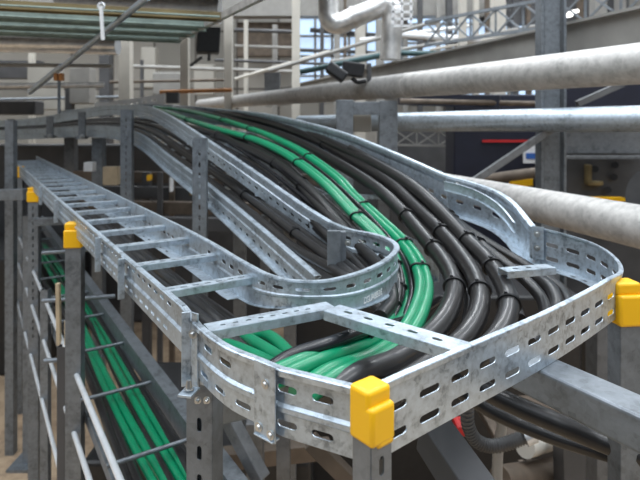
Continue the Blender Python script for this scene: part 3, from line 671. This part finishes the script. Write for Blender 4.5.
poles = [(322, 4, 'dgrey'), (337, 6, 'greybeam'), (345, 3, 'brown'), (420, 5, 'dgrey'), (438, 4, 'greybeam'), (449, 6, 'dgrey'), (476, 5, 'cream'), (487, 4, 'brown'), (515, 6, 'dgrey'), (528, 4, 'brown'), (580, 5, 'brown'), (620, 8, 'greybeam')]
ords = 'first second third fourth fifth sixth seventh eighth ninth tenth eleventh last'.split()
for k, (px, w_, mt) in enumerate(poles):
    column(px, 13.05+.04*k, w_, -10, mt, 'distant blurred pole before the windows, %s of the row from the left' % ords[k], 'pole')
# grey cabinets on left
for (px, py, w, h, Y, mt, lb) in ((83, 86, 20, 36, 10, 'greybeam', 'grey wall cabinet below the orange clamp'), (46, 88, 30, 44, 11, 'beige', 'pale framed box at left in front of the wall'), (20, 108, 40, 14, 9, 'dgrey', 'low dark box at far left above the rails'), (170, 84, 30, 22, 11, 'greybeam', 'grey cabinet behind the pale tray'), (20, 70, 44, 18, 13.8, 'dgrey', 'long dark panel on the back wall at far left'), (268, 40, 60, 34, 14.2, 'brown', 'brown boarded panel high on the back wall'), (150, 68, 14, 40, 14, 'beige', 'beige door-like panel on the back wall'), (205, 80, 20, 30, 14, 'beige', 'plain beige panel behind the loudspeaker')):
    m = MB().box(P(px, py, Y), w/F*Y, .3, h/F*Y); tag(m.out('wall_cabinet', mt, bevel=.02), lb, 'cabinet')
bgp = [
 ((-20, 100), (120, 97), 10.5, 3, 'galv_dull', 'pale pipe level at left above the bracketed rails'),
 ((110, 82), (225, 80), 10, 3, 'brown', 'thin brown pipe behind the loudspeaker columns'),
 ((120, 66), (300, 72), 12, 4, 'greybeam', 'grey conduit running level along the beige wall'),
 ((160, 92), (232, 90), 8.6, 4, 'copper', 'rusty thin pipe above the top of the cable bend'),
 ((235, 30), (300, 32), 12.6, 4, 'dgrey', 'dark pipe high on the back wall'),
 ((235, 46), (300, 48), 12.6, 3, 'greybeam', 'grey pipe crossing the back wall'),
 ((215, 60), (330, 64), 11.5, 3, 'dgrey', 'dark cable run along the back wall'),
 ((235, 79), (330, 51), 11, 3, 'cream', 'slanting pale rail rising toward the elbow duct'),
 ((269, 71), (440, 20), 9.8, 4, 'greybeam', 'upper rail of the slanting walkway behind the floodlight'),
 ((330, 62), (560, 22), 9.6, 4, 'greybeam', 'lower rail of the slanting walkway behind the floodlight'),
 ((300, 72), (392, 53), 9.0, 6, 'teal', 'dark teal pipe rising behind the floodlight'),
 ((392, 53), (455, 54), 9.0, 6, 'teal', 'dark teal pipe level behind the girder'),
 ((390, 34), (480, 40), 11, 7, 'white', 'white horizontal duct in front of the windows'),
 ((360, 40), (470, 26), 12, 4, 'white', 'white slanting conduit in front of the windows'),
 ((430, 50), (560, 26), 11, 3, 'cream', 'pale conduit above the girder near the column'),
 ((560, 30), (660, 6), 10, 7, 'dgrey', 'dark pipe over the girder at upper right'),
 ((450, 64), (640, 22), 12, 5, 'greybeam', 'grey conduit behind the column at upper right'),
 ((310, 30), (480, 44), 14, 5, 'dgrey', 'dark beam crossing the bright windows'),
 ((300, 50), (470, 56), 13.5, 4, 'dgrey', 'dark conduit low across the bright windows'),
]
for (a, b, Y, w, mt, lb) in bgp:
    pipe('background_pipe', P(a[0], a[1], Y), P(b[0], b[1], Y), w/2/F*Y, mt, lb, 'pipe', n=10)
truss(P(425, 22, 9.2), P(660, -22, 6.6), .40, 'galv_dull', 'lattice girder crossing the top right corner', 8, .026)
# elbow duct and cage
ed = thing('elbow_duct', 'silver insulated duct with elbows hanging at top centre', 'duct', P(330, 30, 8))
m = MB().tube(spline([P(329, -20, 8), P(328.5, 4, 8), P(330, 20, 8), P(338, 24, 8), P(355, 17, 8), P(375, 9, 8), P(386, 3, 8), P(392, 12, 8), P(392, 26, 8), P(390, 60, 8)], 6), .155, 20); m.out('duct_body', 'silver', ed, smooth=50)
MB().cyl(P(352, 18, 8), P(355, 17, 8), .17, 20).out('duct_joint', 'silver', ed, smooth=40)
cg = thing('duct_cage', 'white guard cage around the duct at top centre', 'cage', P(402, 26, 7.7))
m = MB()
for x in (393, 402, 411): m.bar(P(x, -4, 7.7), P(x, 26, 7.7), .03, .03)
for y in (4, 12, 19, 26): m.bar(P(391, y, 7.7), P(413, y, 7.7), .03, .03)
m.out('cage_bars', 'white', cg)
# white lamps
for px, py, lb in ((573, 12, 'upper lit lamp seen behind the column at upper right'), (567, 16, 'lower lit lamp seen behind the column at upper right')):
    m = MB().bar(P(px-6, py+1, 13), P(px+5, py-1, 13), .1, .07); tag(m.out('hanging_lamp', 'lamp', bevel=.01), lb, 'lamp')

# ================================================================ UNDERSIDE, MIDDLE
def slab(name, px, py, Y, w, h, dpt, mat, label, cat):
    m = MB().box(P(px, py, Y)+V(0, dpt/2, 0), w, dpt, h); o = m.out(name, mat, bevel=.008); return tag(o, label, cat)
for k, (y, Y, mt, lb) in enumerate(((176, 6.6, 'brown', 'dark brown beam level behind the crest post, uppermost of the set'), (191, 6.3, 'dgrey', 'dark grey beam level behind the straight ladder'), (206, 6.0, 'brown', 'lower brown beam level between the two slotted posts'), (222, 5.6, 'dgrey', 'lowest dark beam level between the two slotted posts'))):
    beam('floor_beam', P(75, y, Y), P(345, y+4, Y), .12, .13, mt, lb)
m = MB().box(V(-3.5, 8.45, 1.35), 9.2, .5, 2.7); tag(m.out('equipment_bank', 'dgrey', bevel=.03), 'long bank of dark equipment behind the ladders in the middle', 'machine')
m = MB().box(V(3.9, 10.3, 1.55), 5.2, .5, 3.1); tag(m.out('equipment_bank', 'dgrey', bevel=.03), 'dark equipment bank behind the small lattice truss at right', 'machine')
m = MB().box(V(.9, 4.8, .85), 2.2, 1.4, 1.7); tag(m.out('equipment_block', 'charcoal', bevel=.03), 'dark equipment block below the sloping ladder', 'machine')
m = MB().box(V(-.7, 3.7, .55), 1.3, 1.3, 1.1); tag(m.out('equipment_block', 'charcoal', bevel=.03), 'low dark equipment block under the straight ladder', 'machine')
m = MB().box(V(3.3, 4.5, .6), 1.6, 1.5, 1.2); tag(m.out('equipment_block', 'charcoal', bevel=.03), 'dark low block under the large pipe at right', 'machine')
m = MB().box(V(-4.9, 7.2, .7), 3.0, 1.5, 1.4); tag(m.out('equipment_block', 'charcoal', bevel=.03), 'dark block beyond the bare floor at left', 'machine')
for (px, Y, w, mt, lb) in ((160, 5.9, 5, 'dgrey', 'dark stanchion between the two slotted posts'), (172, 6.2, 5, 'brown', 'brown stanchion left of the nearer slotted post'), (147, 6.4, 8, 'dgrey', 'broad dark stanchion right of the crest post'), (240, 3.3, 12, 'galv_dark', 'dark stanchion under the foot of the sloping ladder'), (265, 3.6, 9, 'galv_dark', 'second dark stanchion under the foot of the sloping ladder'), (290, 3.0, 12, 'galv_dark', 'steel stanchion below the curved fillet wall')):
    column(px, Y, w, 172 if Y > 4 else 215, mt, lb, 'stanchion')
for (px, py, Y, w, h, mt, lb) in ((148, 178, 5.5, .03, .06, 'yellow', 'small yellow item in the dark gap by the crest post'), (170, 185, 5.5, .02, .15, 'white', 'thin white tube part in the dark gap'), (110, 176, 5.8, .16, .2, 'wood', 'pale wooden box behind the straight ladder'), (88, 167, 5.8, .1, .1, 'white', 'small white item behind the straight ladder'), (191, 186, 5.5, .04, .2, 'ochre', 'small ochre fitting beside the nearer slotted post')):
    slab('small_fitting', px, py, Y, w, h, .1, mt, lb, 'fitting')
for (a, b, Y1, Y2, w, mt, lb) in (((222, 405), (262, 480), 2.0, 1.9, .05, 'galv_dark', 'thin dark brace slanting under the front fitting'), ((255, 420), (256, 500), 2.3, 2.3, .07, 'galv_dark', 'dark upright under the splice plate'), ((283, 410), (284, 500), 2.0, 2.0, .05, 'galv_dark', 'second dark upright under the front wall'), ((310, 440), (360, 490), 1.8, 1.8, .05, 'brown', 'brown brace below the front wall'), ((432, 432), (478, 500), 1.5, 1.3, .09, 'dgrey', 'dark brace slanting below the long slotted wall'), ((570, 440), (572, 520), 2.6, 2.6, .12, 'dgrey', 'dark square upright behind the hanging cables'), ((210, 460), (330, 448), 2.6, 2.8, .08, 'brown', 'dark brown rail low under the front fitting')):
    beam('under_brace', P(*a, Y1), P(*b, Y2), w, w, mt, lb)
cage = thing('tube_frame', 'white painted tube frame behind the corrugated hose', 'frame', P(500, 470, 2.3))
m = MB().tube(spline([P(483, 404, 2.3), P(497, 408, 2.3), P(502, 420, 2.3), P(498, 450, 2.3), P(497, 500, 2.3)], 6), .022, 10); m.out('frame_tube', 'greybeam', cage, smooth=50)
hz = [P(467, 400, 2.05), P(468, 425, 2.05), P(476, 440, 2.05), P(490, 446, 2.05), P(508, 443, 2.05), P(524, 437, 2.05)]
m = MB(); hs_ = spline(hz, 12); n = 10; 
for i in range(len(hs_)): 
    pass
tb = MB(); t_prev = None
for i in range(0, len(hs_)-1):
    tb.tube([hs_[i], hs_[i].lerp(hs_[i+1], .5), hs_[i+1]], .026 if i % 2 else .022, 12)
ho = tb.out('corrugated_hose', 'hose', smooth=60); rebase(ho, hs_[0]); tag(ho, 'grey corrugated hose curving beneath the long slotted wall', 'hose')
MB().cyl(P(524, 437, 2.05), P(534, 433, 2.05), .034, 16).out('hose_coupling', 'tube', ho, smooth=40)
pipe('thin_pipe', P(525, 447, 2.6), P(575, 432, 3.0), .05, 'cream', 'short cream pipe at the hose end')
pipe('thin_pipe', P(500, 480, 2.5), P(560, 470, 2.8), .06, 'brown', 'brown rusty pipe low at bottom right')
m = MB()
for k in range(7): m.bar(P(520+k*9, 462, 3.2), P(540+k*9, 490, 3.0), .03, .03)
tag(m.out('floor_grating', 'brown'), 'brown floor grating at bottom right', 'grating')
slab('machine_cover', 560, 440, 3.3,   .8, .05, .5, 'brown', 'brownish dusty cover plate behind the hanging cables', 'cover')
slab('small_valve', 462, 432, 2.6, .05, .05, .1, 'red', 'small red valve left of the hose', 'valve')
for (px, y, Y, lb) in ((50, 300, 3.4, 'upper thin cross tube between the left posts'), (50, 252, 3.8, 'thin cross tube behind the nearest capped post'), (52, 360, 3.1, 'lower thin cross tube between the left posts')):
    pipe('cross_tube', P(px-8, y+1, Y), P(px+65, y-4, Y+.1), .014, 'galv_dull', lb, 'tube', n=10)
beam('cross_beam', P(34, 222, 4.2), P(130, 217, 4.4), .06, .06, 'galv_dull', 'grey cross beam just right of the second capped post')
m = MB().box(P(32, 400, 5.6), .06, .06, .6); tag(m.out('warning_post', 'yellow'), 'yellow bollard standing behind the left posts', 'bollard')

# ================================================================ SETTING
def struct(name, c, sx, sy, sz, mat):
    m = MB().box(V(0, 0, 0), sx, sy, sz); o = m.out(name, mat); o.location = c; o['kind'] = 'structure'; return o
struct('floor', V(0, 7, -.05), 26, 22, .1, 'floor')
struct('wall_back', V(0, 15.1, 4), 26, .2, 8.2, 'wall')
struct('wall_left', V(-12.9, 6, 4), .2, 18, 8.2, 'wall')
struct('wall_right', V(12.9, 6, 4), .2, 18, 8.2, 'wall')
for i, (x, z, w, h, nx, nz) in enumerate(((.8, 4.9, 2.8, 2.2, 6, 4), (3.75, 5.0, 2.9, 2.6, 6, 5), (6.8, 5.2, 3.0, 2.8, 6, 5))):
    o = struct('window_%d' % (i+1), V(x, 14.97, z), w, .06, h, 'pane')
    m = MB()
    for k in range(nx+1): m.box(V(x-w/2+w*k/nx, 14.9, z), .07, .1, h)
    for k in range(nz+1): m.box(V(x, 14.9, z-h/2+h*k/nz), w, .1, .06)
    f = m.out('window_frame', 'greybeam', o)
m = MB().box(V(-2.2, 13.8, 6.1), 13, .4, .7); tag(m.out('crane_beam', 'greybeam'), 'wide pale beam along the top of the back wall', 'beam')
m = MB().box(V(6.0, 14.0, 6.0), 3.8, .4, .8); tag(m.out('crane_beam', 'dgrey'), 'dark beam above the windows at right', 'beam')

# ================================================================ LIGHT
w = bpy.data.worlds.new('World'); S.world = w; w.use_nodes = True
bg = w.node_tree.nodes['Background']; nt = w.node_tree
tc = nt.nodes.new('ShaderNodeTexCoord'); sx = nt.nodes.new('ShaderNodeSeparateXYZ'); nt.links.new(tc.outputs['Generated'], sx.inputs[0])
rp = ramp(nt, sx.outputs[2], [(0, (.035, .04, .045)), (.25, (.06, .068, .078)), (.6, (.42, .47, .53)), (1, (.88, .94, 1.0))])
nt.links.new(rp.outputs[0], bg.inputs[0]); bg.inputs[1].default_value = 2.5
def area(x, y, z, sx, sy, e, col=(.95, .98, 1), rot=(0, 0, 0)):
    l = bpy.data.lights.new('roof_or_fill_light', 'AREA'); l.shape = 'RECTANGLE'; l.size = sx; l.size_y = sy; l.energy = e; l.color = col
    o = bpy.data.objects.new('roof_or_fill_light', l); COL.objects.link(o); o.location = (x, y, z); o.rotation_euler = rot; return o
for x in (-8, -4.5, -1, 2.5, 6): area(x, 6.5, 8.2, .22, 15, 250)
area(1.5, -3.5, 6.5, 8, 2.0, 20, rot=(math.radians(52), 0, 0))  # added fill behind the camera to brighten upright faces, not a roof fixture

# ================================================================ CAMERA
c = bpy.data.cameras.new('camera'); co = bpy.data.objects.new('camera', c); COL.objects.link(co); S.camera = co
co.location = (0, 0, CZ); co.rotation_euler = (math.pi/2, 0, 0)
c.sensor_width = 36; c.lens = 36*F/640; c.shift_y = -(240-HZ)/640; c.clip_start = .05
c.dof.use_dof = True; c.dof.focus_distance = 1.2; c.dof.aperture_fstop = 5
S.view_settings.view_transform = 'Standard'; S.view_settings.look = 'None'; S.view_settings.gamma = 1; S.view_settings.exposure = .12
